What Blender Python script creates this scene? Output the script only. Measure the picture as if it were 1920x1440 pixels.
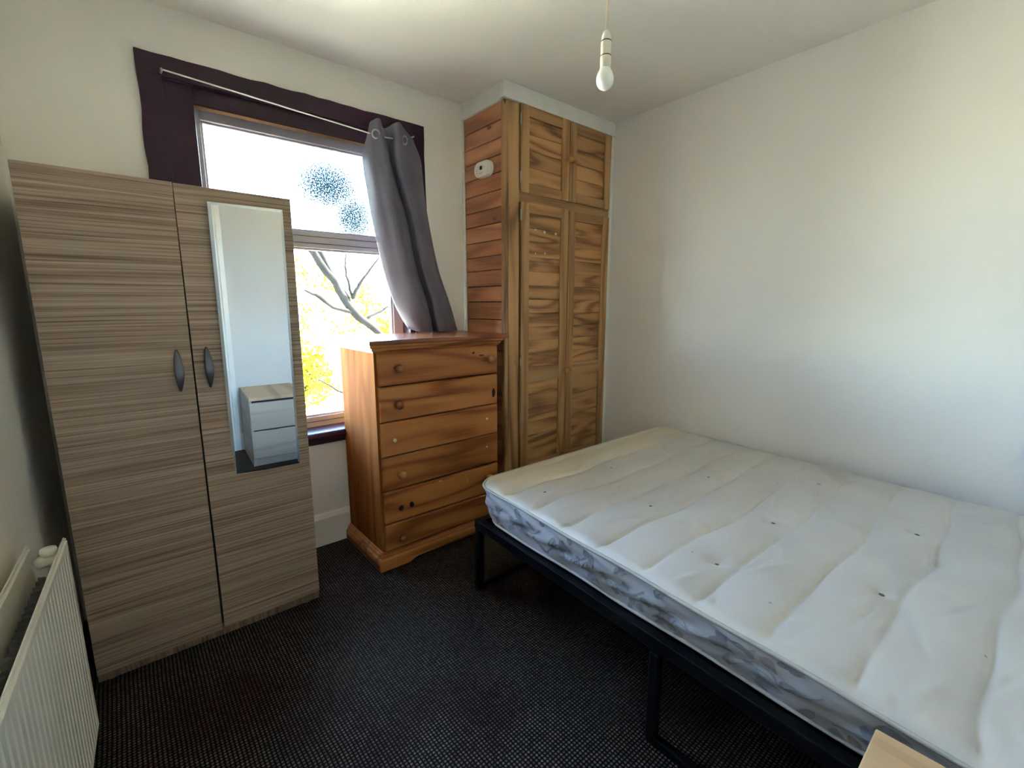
import bpy, math, random
from mathutils import Vector, Matrix

random.seed(7)
for o in list(bpy.data.objects):
    bpy.data.objects.remove(o, do_unlink=True)
scene = bpy.context.scene
COL = scene.collection
S = 0.889            # survey units (camera height 1.5) to metres

# ------------------------------------------------------------------ camera
YAW, PITCH, F = math.radians(40.23), math.radians(-9.736), 869.3
cam_data = bpy.data.cameras.new('camera')
cam = bpy.data.objects.new('camera', cam_data)
COL.objects.link(cam)
cam.location = (0, 0, 1.5 * S)
cam.rotation_euler = (math.radians(90) + PITCH, 0, -YAW)
cam_data.sensor_fit = 'HORIZONTAL'
cam_data.sensor_width = 36.0
cam_data.lens = F / 1920 * 36.0
cam_data.clip_start = 0.02
cam_data.clip_end = 400
scene.camera = cam

# ------------------------------------------------------------------ sky, sun, exposure
world = bpy.data.worlds.new('sky')
scene.world = world
world.use_nodes = True
wn = world.node_tree
wn.nodes.clear()
wo = wn.nodes.new('ShaderNodeOutputWorld')
wb = wn.nodes.new('ShaderNodeBackground')
ws = wn.nodes.new('ShaderNodeTexSky')
ws.sky_type = 'NISHITA'
ws.sun_disc = False
ws.sun_elevation = math.radians(42)
ws.sun_rotation = math.radians(96)
ws.air_density = 1.0
ws.dust_density = 1.2
wb.inputs['Strength'].default_value = 0.39
wn.links.new(ws.outputs[0], wb.inputs['Color'])
wn.links.new(wb.outputs[0], wo.inputs['Surface'])

sun_d = bpy.data.lights.new('sun', 'SUN')
sun_d.energy = 10.0
sun_d.angle = math.radians(0.6)
sun_d.color = (1.0, 0.94, 0.82)
sun = bpy.data.objects.new('sun', sun_d)
COL.objects.link(sun)
# the sun stands to the right, almost in line with the window wall, so none of it falls into the room
sun.rotation_euler = Vector((-0.70, 0.08, -0.70)).to_track_quat('-Z', 'Y').to_euler()

# light portal in the window opening (guides sampling of the sky, gives no light itself)
pt_d = bpy.data.lights.new('window_portal', 'AREA')
pt_d.shape = 'RECTANGLE'
pt_d.size = 1.12 * S
pt_d.size_y = 1.72 * S
pt_d.cycles.is_portal = True
pt = bpy.data.objects.new('window_portal', pt_d)
COL.objects.link(pt)
pt.location = (0.96 * S, 3.10 * S, 1.60 * S)
pt.rotation_euler = (math.radians(-90), 0, 0)

scene.view_settings.view_transform = 'Standard'
scene.view_settings.look = 'None'
scene.view_settings.gamma = 1.0
scene.view_settings.use_curve_mapping = False
scene.view_settings.exposure = 5.6
scene.cycles.use_denoising = True
scene.cycles.use_adaptive_sampling = True
scene.cycles.adaptive_threshold = 0.05
scene.cycles.max_bounces = 10
scene.cycles.diffuse_bounces = 7
scene.cycles.glossy_bounces = 6
scene.cycles.transparent_max_bounces = 8
scene.cycles.caustics_reflective = False
scene.cycles.caustics_refractive = False
scene.cycles.sample_clamp_indirect = 12

# ------------------------------------------------------------------ mesh helpers
class MB:
    """collects geometry in survey units; build() links it as one mesh object in metres"""
    def __init__(self):
        self.v, self.f = [], []

    def add(self, vs, fs):
        n = len(self.v)
        self.v += [tuple(p) for p in vs]
        self.f += [tuple(i + n for i in f) for f in fs]
        return self

    def box(self, x0, x1, y0, y1, z0, z1):
        vs = [(x0, y0, z0), (x1, y0, z0), (x1, y1, z0), (x0, y1, z0),
              (x0, y0, z1), (x1, y0, z1), (x1, y1, z1), (x0, y1, z1)]
        return self.add(vs, [(0, 3, 2, 1), (4, 5, 6, 7), (0, 1, 5, 4), (1, 2, 6, 5), (2, 3, 7, 6), (3, 0, 4, 7)])

    def hexa(self, q8):
        """eight corners: bottom four counter-clockwise, then top four"""
        return self.add(q8, [(0, 3, 2, 1), (4, 5, 6, 7), (0, 1, 5, 4), (1, 2, 6, 5), (2, 3, 7, 6), (3, 0, 4, 7)])

    def tube(self, pts, rads, n=12, cap=True):
        pts = [Vector(p) for p in pts]
        if not hasattr(rads, '__len__'):
            rads = [rads] * len(pts)
        vs, fs = [], []
        up = None
        for i, p in enumerate(pts):
            d = (pts[min(i + 1, len(pts) - 1)] - pts[max(i - 1, 0)]).normalized()
            if up is None:
                up = Vector((0, 0, 1)) if abs(d.z) < 0.9 else Vector((1, 0, 0))
            a = d.cross(up).normalized()
            b = a.cross(d).normalized()
            up = b
            for k in range(n):
                t = 2 * math.pi * k / n
                vs.append(p + (a * math.cos(t) + b * math.sin(t)) * rads[i])
        for i in range(len(pts) - 1):
            for k in range(n):
                k2 = (k + 1) % n
                fs.append((i * n + k, (i + 1) * n + k, (i + 1) * n + k2, i * n + k2))
        if cap:
            fs.append(tuple(range(n)))
            fs.append(tuple((len(pts) - 1) * n + k for k in reversed(range(n))))
        return self.add(vs, fs)

    def lathe(self, prof, c, axis='z', n=24):
        """prof: list of (radius, height) along axis from c"""
        vs, fs = [], []
        for r, h in prof:
            for k in range(n):
                t = 2 * math.pi * k / n
                a, b = r * math.cos(t), r * math.sin(t)
                if axis == 'z':
                    vs.append((c[0] + a, c[1] + b, c[2] + h))
                elif axis == 'y':
                    vs.append((c[0] + a, c[1] + h, c[2] + b))
                else:
                    vs.append((c[0] + h, c[1] + a, c[2] + b))
        for i in range(len(prof) - 1):
            for k in range(n):
                k2 = (k + 1) % n
                fs.append((i * n + k, i * n + k2, (i + 1) * n + k2, (i + 1) * n + k))
        fs.append(tuple(reversed(range(n))))
        fs.append(tuple((len(prof) - 1) * n + k for k in range(n)))
        return self.add(vs, fs)

    def sweep(self, prof, path):
        """prof: list of (out, z) swept along mitred path of (x, y, nx, ny): out goes along (nx, ny)"""
        vs, fs = [], []
        m = len(prof)
        for (x, y, nx, ny) in path:
            for (o, z) in prof:
                vs.append((x + nx * o, y + ny * o, z))
        for i in range(len(path) - 1):
            for k in range(m - 1):
                fs.append((i * m + k, (i + 1) * m + k, (i + 1) * m + k + 1, i * m + k + 1))
        return self.add(vs, fs)

    def prism(self, poly, axis, a0, a1):
        """poly of 2-D points extruded along axis; (u, v) are the other two axes in order"""
        n = len(poly)
        vs = []
        for a in (a0, a1):
            for (u, v) in poly:
                vs.append({'x': (a, u, v), 'y': (u, a, v), 'z': (u, v, a)}[axis])
        fs = [tuple(range(n)), tuple(reversed(range(n, 2 * n)))]
        for k in range(n):
            k2 = (k + 1) % n
            fs.append((k, k + n, k2 + n, k2))
        return self.add(vs, fs)

    def grid(self, fn, nu, nv, closed_u=False):
        vs = [fn(i / (nu if closed_u else nu - 1), j / (nv - 1)) for j in range(nv) for i in range(nu)]
        fs = []
        for j in range(nv - 1):
            for i in range(nu if closed_u else nu - 1):
                i2 = (i + 1) % nu
                fs.append((j * nu + i, j * nu + i2, (j + 1) * nu + i2, (j + 1) * nu + i))
        return self.add(vs, fs)

    def build(self, name, mat, parent=None, bevel=0.0, smooth=False, label=None, kind=None, segs=2, fix=True):
        xs = [[p[k] for p in self.v] for k in range(3)]
        c = Vector([(min(a) + max(a)) / 2 for a in xs])
        me = bpy.data.meshes.new(name)
        me.from_pydata([(Vector(p) - c) * S for p in self.v], [], self.f)
        if fix:
            import bmesh
            bm = bmesh.new()
            bm.from_mesh(me)
            bmesh.ops.recalc_face_normals(bm, faces=bm.faces)
            bm.to_mesh(me)
            bm.free()
        if smooth:
            me.polygons.foreach_set('use_smooth', [True] * len(me.polygons))
        me.materials.append(mat)
        o = bpy.data.objects.new(name, me)
        COL.objects.link(o)
        o.location = c * S
        if parent is not None:
            o.parent = parent
            o.location = c * S - world_loc(parent)
        if bevel:
            b = o.modifiers.new('bevel', 'BEVEL')
            b.width = bevel * S
            b.segments = segs
            b.limit_method = 'ANGLE'
            b.angle_limit = math.radians(40)
        if label:
            o['label'] = label
        if kind:
            o['kind'] = kind
        return o


def world_loc(o):
    v = Vector(o.location)
    while o.parent is not None:
        o = o.parent
        v += Vector(o.location)
    return v


def thing(name, label, cat, loc, group=None, kind=None):
    o = bpy.data.objects.new(name, None)
    o.empty_display_size = 0.05
    COL.objects.link(o)
    o.location = Vector(loc) * S
    return tag(o, label, cat, group, kind)


def tag(o, label=None, cat=None, group=None, kind=None):
    if label:
        o['label'] = label
    if cat:
        o['category'] = cat
    if group:
        o['group'] = group
    if kind:
        o['kind'] = kind
    return o


def share(src, name, loc, parent):
    """another object on the same mesh data"""
    o = bpy.data.objects.new(name, src.data)
    COL.objects.link(o)
    o.parent = parent
    o.location = Vector(loc) * S - (world_loc(parent) if parent else Vector((0, 0, 0)))
    for m in src.modifiers:
        if m.type == 'BEVEL':
            b = o.modifiers.new('bevel', 'BEVEL')
            b.width, b.segments, b.limit_method, b.angle_limit = m.width, m.segments, m.limit_method, m.angle_limit
    return o

# ------------------------------------------------------------------ material helpers
class NT:
    def __init__(self, name):
        self.m = bpy.data.materials.new(name)
        self.m.use_nodes = True
        self.t = self.m.node_tree
        self.b = self.t.nodes['Principled BSDF']
        self.out = self.t.nodes['Material Output']

    def n(self, kind, **kw):
        nd = self.t.nodes.new('ShaderNode' + kind)
        for k, v in kw.items():
            if k.startswith('i_'):
                key = k[2:]
                key = int(key) if key.isdigit() else key.replace('_', ' ')
                nd.inputs[key].default_value = v
            else:
                setattr(nd, k, v)
        return nd

    def l(self, a, b):
        self.t.links.new(a, b)

    def math(self, op, a, b=None):
        nd = self.n('Math', operation=op)
        for i, x in enumerate((a, b)):
            if x is None:
                continue
            if isinstance(x, (int, float)):
                nd.inputs[i].default_value = x
            else:
                self.l(x, nd.inputs[i])
        return nd.outputs[0]

    def ramp(self, src, stops, interp='LINEAR'):
        r = self.n('ValToRGB')
        cr = r.color_ramp
        cr.interpolation = interp
        while len(cr.elements) < len(stops):
            cr.elements.new(0.5)
        for e, (p, c) in zip(cr.elements, stops):
            e.position = p
            e.color = (c[0], c[1], c[2], 1) if hasattr(c, '__len__') else (c, c, c, 1)
        self.l(src, r.inputs[0])
        return r.outputs[0]

    def mix(self, fac, a, b, blend='MIX'):
        nd = self.n('MixRGB', blend_type=blend)
        for i, x in enumerate((fac, a, b)):
            if isinstance(x, (int, float)):
                nd.inputs[i].default_value = x
            elif isinstance(x, tuple):
                nd.inputs[i].default_value = (x[0], x[1], x[2], 1)
            else:
                self.l(x, nd.inputs[i])
        return nd.outputs[0]

    def coords(self, scale=(1, 1, 1), rand=False, gen=False):
        tc = self.n('TexCoord')
        src = tc.outputs['Generated' if gen else 'Object']
        if rand:
            oi = self.n('ObjectInfo')
            k = self.n('VectorMath', operation='SCALE')
            cx = self.n('CombineXYZ')
            self.l(oi.outputs['Random'], cx.inputs[0])
            self.l(self.math('MULTIPLY', oi.outputs['Random'], 7.31), cx.inputs[1])
            self.l(self.math('MULTIPLY', oi.outputs['Random'], 3.77), cx.inputs[2])
            self.l(cx.outputs[0], k.inputs[0])
            k.inputs['Scale'].default_value = 23.0
            ad = self.n('VectorMath', operation='ADD')
            self.l(src, ad.inputs[0])
            self.l(k.outputs[0], ad.inputs[1])
            src = ad.outputs[0]
        mp = self.n('Mapping')
        mp.inputs['Scale'].default_value = scale
        self.l(src, mp.inputs['Vector'])
        return mp.outputs[0]

    def noise(self, vec, scale, detail=2, rough=0.5, dist=0.0):
        nd = self.n('TexNoise')
        nd.inputs['Scale'].default_value = scale
        nd.inputs['Detail'].default_value = detail
        nd.inputs['Roughness'].default_value = rough
        nd.inputs['Distortion'].default_value = dist
        self.l(vec, nd.inputs['Vector'])
        return nd.outputs[0]

    def bump(self, h, strength, dist=0.002):
        nd = self.n('Bump')
        nd.inputs['Strength'].default_value = strength
        nd.inputs['Distance'].default_value = dist
        self.l(h, nd.inputs['Height'])
        self.l(nd.outputs[0], self.b.inputs['Normal'])

    def set(self, **kw):
        for k, v in kw.items():
            self.b.inputs[k.replace('_', ' ')].default_value = v
        return self

    def col(self, c):
        if isinstance(c, tuple):
            self.b.inputs['Base Color'].default_value = (c[0], c[1], c[2], 1)
        else:
            self.l(c, self.b.inputs['Base Color'])
        return self


def plain(name, c, rough=0.5, metal=0.0, spec=0.5, bump=0.0, bscale=200, vary=0.0):
    k = NT(name)
    k.set(Roughness=rough, Metallic=metal)
    k.b.inputs['Specular IOR Level'].default_value = spec
    if vary:
        nz = k.noise(k.coords(), 6.0, 3)
        k.col(k.ramp(nz, [(0.3, tuple(x * (1 - vary) for x in c)), (0.7, tuple(min(1, x * (1 + vary)) for x in c))]))
    else:
        k.col(c)
    if bump:
        k.bump(k.noise(k.coords(), bscale, 2), bump)
    return k.m


def wood(name, light, mid, dark, axis='x', K=26.0, across=7.0, along=0.9, rough=0.45, contrast=1.0, knots=False, spec=0.5):
    """contour lines of a smooth stretched noise make cathedral grain"""
    k = NT(name)
    sc = {'x': (along, across, across), 'y': (across, along, across), 'z': (across, across, along)}[axis]
    fs = {'x': (3, 160, 160), 'y': (160, 3, 160), 'z': (160, 160, 3)}[axis]
    vec = k.coords(sc, rand=True)
    n1 = k.noise(vec, 1.0, 1.5, 0.4, 0.3)
    g = k.math('SINE', k.math('MULTIPLY', n1, K))
    g = k.math('MULTIPLY', k.math('ADD', g, 1.0), 0.5)
    fine = k.noise(k.coords(fs, rand=True), 1.0, 2)
    tone = k.noise(vec, 0.6, 1)
    mixv = k.math('ADD', k.math('MULTIPLY', g, 0.72 * contrast), k.math('MULTIPLY', fine, 0.5))
    c = k.ramp(mixv, [(0.20, dark), (0.48, mid), (0.92, light)])
    c = k.mix(k.math('MULTIPLY', tone, 0.35), c, mid)
    oi = k.n('ObjectInfo')
    val = k.math('ADD', k.math('MULTIPLY', oi.outputs['Random'], 0.26), 0.87)
    hs = k.n('HueSaturation')
    k.l(val, hs.inputs['Value'])
    k.l(c, hs.inputs['Color'])
    c = hs.outputs[0]
    if knots:
        vo = k.n('TexVoronoi', feature='F1')
        ks = {'x': (1.6, 3.4, 3.4), 'y': (3.4, 1.6, 3.4), 'z': (3.4, 3.4, 1.6)}[axis]
        k.l(k.coords(ks, rand=True), vo.inputs['Vector'])
        vo.inputs['Scale'].default_value = 1.6
        kn = k.ramp(vo.outputs['Distance'], [(0.035, 1.0), (0.075, 0.0)])
        c = k.mix(kn, c, (dark[0] * 0.45, dark[1] * 0.45, dark[2] * 0.45))
    k.col(c)
    k.set(Roughness=rough)
    k.bump(mixv, 0.12, 0.001)
    k.b.inputs['Specular IOR Level'].default_value = spec
    return k.m


M = {}
# painted plaster
def plaster(name, c, rough=0.5):
    k = NT(name)
    n1 = k.noise(k.coords(), 1.3, 4, 0.6)
    n2 = k.noise(k.coords(), 9.0, 3)
    cc = k.ramp(n1, [(0.3, tuple(x * 0.955 for x in c)), (0.7, c)])
    vo = k.n('TexVoronoi', feature='F1')
    k.l(k.coords(), vo.inputs['Vector'])
    vo.inputs['Scale'].default_value = 2.1
    spots = k.ramp(vo.outputs['Distance'], [(0.008, 1.0), (0.013, 0.0)])
    cc = k.mix(k.math('MULTIPLY', spots, 0.75), cc, (0.16, 0.15, 0.14))
    k.col(cc)
    k.l(k.ramp(n2, [(0.35, rough - 0.06), (0.65, rough + 0.1)]), k.b.inputs['Roughness'])
    h = k.math('ADD', k.math('MULTIPLY', k.noise(k.coords(), 55, 3), 0.5), k.noise(k.coords(), 5, 2))
    k.bump(h, 0.12, 0.004)
    return k.m

M['wall'] = plaster('wall_paint', (0.84, 0.80, 0.72))
M['wall_right'] = plaster('wall_paint_sky_cast', (0.84, 0.815, 0.78), 0.42)  # same paint as the cream walls, sky light's cool cast mixed into the colour
M['wall_back'] = plaster('wall_paint_dimmed', (0.66, 0.645, 0.61))  # same white paint darkened, stands in for dimmer light in the mirror view
M['ceiling'] = plaster('ceiling_paint', (0.84, 0.815, 0.76), 0.6)
M['white_gloss'] = plain('white_gloss_paint', (0.80, 0.79, 0.74), 0.3, bump=0.06, bscale=30, vary=0.05)
M['purple'] = plain('purple_gloss_paint', (0.030, 0.0075, 0.021), 0.4, bump=0.12, bscale=40, vary=0.35, spec=0.3)
M['upvc'] = plain('shade_greyed_plastic_frame', (0.46, 0.44, 0.46), 0.35, spec=0.3)  # white plastic; its backlit shade is put into this grey
M['soffit'] = plain('bare_brown_soffit', (0.055, 0.030, 0.019), 0.9, spec=0.0)
M['gasket'] = plain('black_rubber', (0.02, 0.02, 0.02), 0.6)
M['black_metal'] = plain('black_powder_coat', (0.003, 0.003, 0.004), 0.4, bump=0.05, bscale=300, spec=0.22)
M['steel'] = plain('brushed_steel', (0.42, 0.42, 0.44), 0.32, metal=1.0)
M['handle'] = plain('dull_grey_metal', (0.16, 0.165, 0.18), 0.38, metal=0.85)
M['rad'] = plain('radiator_enamel', (0.80, 0.765, 0.66), 0.32, vary=0.04)
M['rad_dark'] = plain('radiator_fin_steel', (0.22, 0.21, 0.19), 0.6)
M['cream_plastic'] = plain('cream_plastic', (0.78, 0.73, 0.58), 0.35)
M['white_plastic'] = plain('white_plastic', (0.82, 0.80, 0.74), 0.4)
M['bulb'] = plain('opal_bulb_glass', (0.86, 0.87, 0.86), 0.14)
M['screen'] = plain('dark_screen', (0.008, 0.009, 0.01), 0.2)
M['print_grey'] = plain('grey_print', (0.28, 0.27, 0.25), 0.6)
M['mirror'] = plain('mirror_glass', (0.72, 0.75, 0.76), 0.0, metal=1.0)
M['mirror_edge'] = plain('mirror_bevel', (0.55, 0.6, 0.64), 0.08, metal=1.0)
M['gap_shade'] = plain('painted_gap_shade', (0.02, 0.018, 0.015), 0.8)  # near-black colour paints the shade inside gaps and behind doors
M['chip'] = plain('bare_wood_chip', (0.72, 0.58, 0.42), 0.7)
M['burn'] = plain('charred_mark', (0.018, 0.010, 0.007), 0.8)
M['cord'] = plain('cream_flex', (0.62, 0.52, 0.40), 0.5)

PL, PM, PD = (0.56, 0.30, 0.12), (0.42, 0.20, 0.07), (0.15, 0.058, 0.018)
M['pine_x'] = wood('pine_panel_boards', PL, PM, PD, 'x', K=34, across=7.5, along=1.2)
M['pine_z'] = wood('pine_door_stiles', (0.52, 0.30, 0.13), (0.43, 0.225, 0.085), (0.27, 0.125, 0.045), 'z', K=22, across=10)
M['pine_rail'] = wood('pine_door_rails', (0.52, 0.30, 0.13), (0.44, 0.235, 0.09), (0.27, 0.125, 0.045), 'x', K=20, across=8)
M['pine_side'] = wood('pine_side_boards', (0.60, 0.285, 0.145), (0.47, 0.205, 0.10), (0.26, 0.10, 0.045), 'y', K=20, across=6, knots=True)
M['pine_post'] = wood('pine_corner_post', (0.52, 0.30, 0.125), (0.40, 0.205, 0.08), (0.13, 0.055, 0.02), 'z', K=24, across=6, knots=True)
CL, CM, CD = (0.50, 0.205, 0.06), (0.39, 0.138, 0.037), (0.20, 0.058, 0.016)
M['chest_x'] = wood('stained_pine_drawer', CL, CM, CD, 'x', K=24, across=7, along=0.9, rough=0.45, spec=0.25)
M['chest_top'] = wood('stained_pine_top', (0.34, 0.115, 0.045), (0.25, 0.075, 0.03), (0.15, 0.04, 0.016), 'x', K=20, across=6, rough=0.26)
M['chest_side'] = wood('light_offset_pine_side', (0.27, 0.105, 0.024), (0.215, 0.072, 0.015), (0.13, 0.038, 0.008), 'z', K=18, across=6, rough=0.8, knots=True, spec=0.03)  # same pine as the drawers, darkened to offset strong window light
M['knob'] = wood('turned_pine_knob', (0.30, 0.11, 0.04), (0.22, 0.07, 0.025), (0.13, 0.04, 0.015), 'y', rough=0.3)
M['knob_pale'] = wood('pale_turned_knob', (0.55, 0.28, 0.09), (0.46, 0.21, 0.06), (0.32, 0.13, 0.04), 'y', rough=0.3)
M['oak'] = wood('pale_oak_veneer', (0.56, 0.38, 0.22), (0.49, 0.32, 0.175), (0.36, 0.22, 0.115), 'y', K=12, across=9, along=0.8, rough=0.42)
M['grey_oak'] = wood('grey_oak_veneer', (0.46, 0.36, 0.27), (0.40, 0.31, 0.23), (0.31, 0.23, 0.165), 'x', K=12, across=9, along=0.8, rough=0.45)


def laminate(name, axis='x', tone=1.0):
    k = NT(name)
    def sc(a, b):
        return (a, b, b) if axis == 'x' else (b, b, a)
    warp = k.noise(k.coords(sc(1.6, 5), rand=True), 1.0, 1)
    def streak(a, b, d):
        v = k.coords(sc(a, b), rand=True)
        off = k.n('CombineXYZ')
        w = k.math('MULTIPLY', warp, b * 0.016)
        k.l(w, off.inputs[2 if axis == 'x' else 0])
        ad = k.n('VectorMath', operation='ADD')
        k.l(v, ad.inputs[0])
        k.l(off.outputs[0], ad.inputs[1])
        return k.noise(ad.outputs[0], 1.0, d, 0.6)
    a = streak(1.0, 95, 2)
    b = streak(1.6, 260, 3)
    t = k.math('ADD', k.math('MULTIPLY', a, 0.5), k.math('MULTIPLY', b, 0.55))
    c = k.ramp(t, [(0.36, (0.125, 0.072, 0.044)), (0.45, (0.245, 0.158, 0.102)), (0.54, (0.36, 0.25, 0.172)), (0.66, (0.47, 0.355, 0.262))])
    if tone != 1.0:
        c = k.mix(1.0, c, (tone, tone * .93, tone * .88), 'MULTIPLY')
    k.col(c)
    k.set(Roughness=0.42)
    k.bump(t, 0.05, 0.001)
    return k.m

M['laminate'] = laminate('streaked_zebrano_laminate', 'x')
M['laminate_v'] = laminate('streaked_zebrano_laminate_upright', 'z')
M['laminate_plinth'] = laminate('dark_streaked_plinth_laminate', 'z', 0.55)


def carpet():
    k = NT('woven_black_carpet')
    v = k.coords()
    sx = k.n('SeparateXYZ')
    wz = k.n('TexNoise')
    wz.inputs['Scale'].default_value = 3.0
    k.l(v, wz.inputs['Vector'])
    sub = k.n('VectorMath', operation='MULTIPLY_ADD')
    k.l(wz.outputs[1], sub.inputs[0])
    sub.inputs[1].default_value = (0.012, 0.012, 0)
    k.l(v, sub.inputs[2])
    k.l(sub.outputs[0], sx.inputs[0])
    p = 2 * math.pi / 0.0115
    a = k.math('ABSOLUTE', k.math('SINE', k.math('MULTIPLY', sx.outputs[0], p / 2)))
    b = k.math('ABSOLUTE', k.math('SINE', k.math('MULTIPLY', sx.outputs[1], p / 2)))
    g = k.math('MULTIPLY', a, b)
    cell = k.ramp(g, [(0.38, 0.0), (0.68, 1.0)])
    big = k.noise(v, 2.2, 3)
    mid = k.noise(v, 60, 2)
    lum = k.math('MULTIPLY', cell, k.ramp(mid, [(0.35, 0.35), (0.65, 1.0)]))
    grey = k.mix(lum, (0.0035, 0.0030, 0.0025), (0.155, 0.120, 0.092))
    red = k.mix(lum, (0.0075, 0.0026, 0.002), (0.085, 0.05, 0.038))
    k.col(k.mix(k.ramp(big, [(0.5, 0.0), (0.66, 0.9)]), grey, red))
    k.set(Roughness=0.72)
    k.b.inputs['Specular IOR Level'].default_value = 0.06
    k.bump(g, 0.5, 0.003)
    return k.m

M['carpet'] = carpet()


def ticking():
    """mattress cover: satin white cotton with yellowed end, blotches and specks"""
    k = NT('satin_mattress_ticking')
    v = k.coords()
    sx = k.n('SeparateXYZ')
    k.l(v, sx.inputs[0])
    base = k.ramp(k.noise(v, 3.0, 3), [(0.3, (0.50, 0.475, 0.45)), (0.7, (0.57, 0.545, 0.52))])
    # the foot end (towards +y) is yellowed
    foot = k.math('ADD', k.math('MULTIPLY', sx.outputs[1], 1.0), k.math('MULTIPLY', k.noise(v, 4, 2), 0.34))
    fm = k.ramp(foot, [(0.86, 0.0), (1.12, 0.55)])
    base = k.mix(fm, base, (0.70, 0.60, 0.40))
    blot = k.noise(v, 2.4, 2, 0.5, 0.4)
    base = k.mix(k.ramp(blot, [(0.66, 0.0), (0.70, 0.3)]), base, (0.40, 0.34, 0.25))
    vo = k.n('TexVoronoi', feature='F1')
    k.l(v, vo.inputs['Vector'])
    vo.inputs['Scale'].default_value = 11
    sp = k.math('MULTIPLY', k.ramp(vo.outputs['Distance'], [(0.03, 0.8), (0.06, 0.0)]), k.ramp(k.noise(v, 5, 1), [(0.5, 0.0), (0.6, 1.0)]))
    base = k.mix(sp, base, (0.22, 0.16, 0.10))
    k.col(base)
    k.set(Roughness=0.36)
    k.b.inputs['Specular IOR Level'].default_value = 0.55
    k.bump(k.math('ADD', k.noise(v, 26, 3), k.math('MULTIPLY', k.noise(v, 600, 1), 0.15)), 0.16, 0.006)
    return k.m

M['ticking'] = ticking()
M['border'] = plain('mattress_border_fabric', (0.50, 0.495, 0.535), 0.5, bump=0.1, bscale=300, vary=0.05)
M['leaf_print'] = plain('grey_leaf_print', (0.29, 0.28, 0.31), 0.6)
M['vine_print'] = plain('thin_vine_print', (0.28, 0.28, 0.32), 0.6)
M['piping'] = plain('grey_tape_piping', (0.42, 0.40, 0.37), 0.6)
M['tuft'] = plain('grey_felt_tuft', (0.13, 0.125, 0.115), 0.8)


def satin():
    k = NT('slate_satin_curtain')
    k.col(k.ramp(k.noise(k.coords(), 5, 2), [(0.3, (0.115, 0.108, 0.145)), (0.7, (0.15, 0.14, 0.185))]))
    k.set(Roughness=0.42)
    k.b.inputs['Specular IOR Level'].default_value = 0.6
    k.b.inputs['Sheen Weight'].default_value = 0.15
    k.bump(k.noise(k.coords((1, 1, 0.35)), 9, 3), 0.35, 0.01)
    return k.m

M['satin'] = satin()


def glass(name, dirty=False):
    k = NT(name)
    tr = k.n('BsdfTransparent')
    gl = k.n('BsdfGlossy')
    gl.inputs['Roughness'].default_value = 0.02
    fr = k.n('Fresnel')
    fr.inputs['IOR'].default_value = 1.45
    mx = k.n('MixShader')
    tr.inputs['Color'].default_value = (0.93, 0.97, 0.97, 1)
    k.l(k.math('MULTIPLY', fr.outputs[0], 0.8), mx.inputs[0])
    k.l(tr.outputs[0], mx.inputs[1])
    k.l(gl.outputs[0], mx.inputs[2])
    res = mx.outputs[0]
    if dirty:
        # mould and dried condensation specks, thickest right of the middle
        v = k.coords()
        sx = k.n('SeparateXYZ')
        k.l(v, sx.inputs[0])
        fine = k.noise(v, 150, 3, 0.7)
        def blob(cx, cz, rx, rz):
            a = k.math('POWER', k.math('DIVIDE', k.math('SUBTRACT', sx.outputs[0], cx), rx), 2)
            b = k.math('POWER', k.math('DIVIDE', k.math('SUBTRACT', sx.outputs[2], cz), rz), 2)
            return k.ramp(k.math('ADD', a, b), [(0.0, 1.0), (1.0, 0.0)])
        cl = k.math('MAXIMUM', k.math('MAXIMUM', blob(0.12, 0.03, 0.30, 0.22), blob(0.25, -0.12, 0.20, 0.22)), k.math('MULTIPLY', blob(0.0, 0.13, 0.26, 0.08), 0.6))
        mask = k.ramp(k.math('ADD', fine, k.math('MULTIPLY', cl, 0.33)), [(0.60, 0.0), (0.80, 1.0)])
        df = k.n('BsdfTransparent')
        df.inputs['Color'].default_value = (0.022, 0.030, 0.032, 1)
        m2 = k.n('MixShader')
        k.l(mask, m2.inputs[0])
        k.l(res, m2.inputs[1])
        k.l(df.outputs[0], m2.inputs[2])
        res = m2.outputs[0]
    k.l(res, k.out.inputs['Surface'])
    return k.m

M['glass'] = glass('clear_pane')
M['glass_dirty'] = glass('mould_specked_pane', True)

M['bark'] = plain('tree_bark', (0.010, 0.0092, 0.0082), 0.95, spec=0.0, bump=0.6, bscale=40, vary=0.3)
M['leaf'] = plain('yellow_green_leaf', (0.085, 0.072, 0.0065), 0.8, spec=0.0, vary=0.3)
M['leaf2'] = plain('light_green_leaf', (0.08, 0.074, 0.0065), 0.8, spec=0.0, vary=0.3)
M['grass'] = plain('garden_lawn', (0.38, 0.355, 0.27), 0.9, vary=0.25)
M['render'] = plain('cream_house_render', (0.68, 0.63, 0.52), 0.8, vary=0.06)
M['tiles'] = plain('weathered_roof_tile', (0.30, 0.22, 0.17), 0.8, vary=0.25)
M['fence'] = plain('weathered_fence_wood', (0.50, 0.40, 0.28), 0.8, vary=0.2)
M['dark_glass'] = plain('dark_window_glass', (0.06, 0.07, 0.08), 0.1)
M['outside_wall'] = plain('outside_brick_face', (0.42, 0.25, 0.17), 0.85, vary=0.15)

# ------------------------------------------------------------------ the room
H = 2.85                      # ceiling
YW = 2.86                     # window wall
YB = -0.42                    # wall behind the camera
def xr(y): return 3.05 + (y - 2.40) * 0.0384      # right wall
def xl(y): return -0.275 - (YW - y) * 0.05         # left wall
T = 0.28
def struct(o, label):
    o['kind'] = 'structure'
    o['label'] = label
    return o

struct(MB().box(-0.9, 3.6, YB - 0.5, YW + 0.01, -0.12, 0.0).build('floor', M['carpet']), 'worn black woven carpet covering the bedroom floor')
struct(MB().box(-0.9, 3.6, YB - 0.5, YW + T, H, H + 0.15).build('ceiling', M['ceiling']), 'off-white painted bedroom ceiling')
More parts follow.
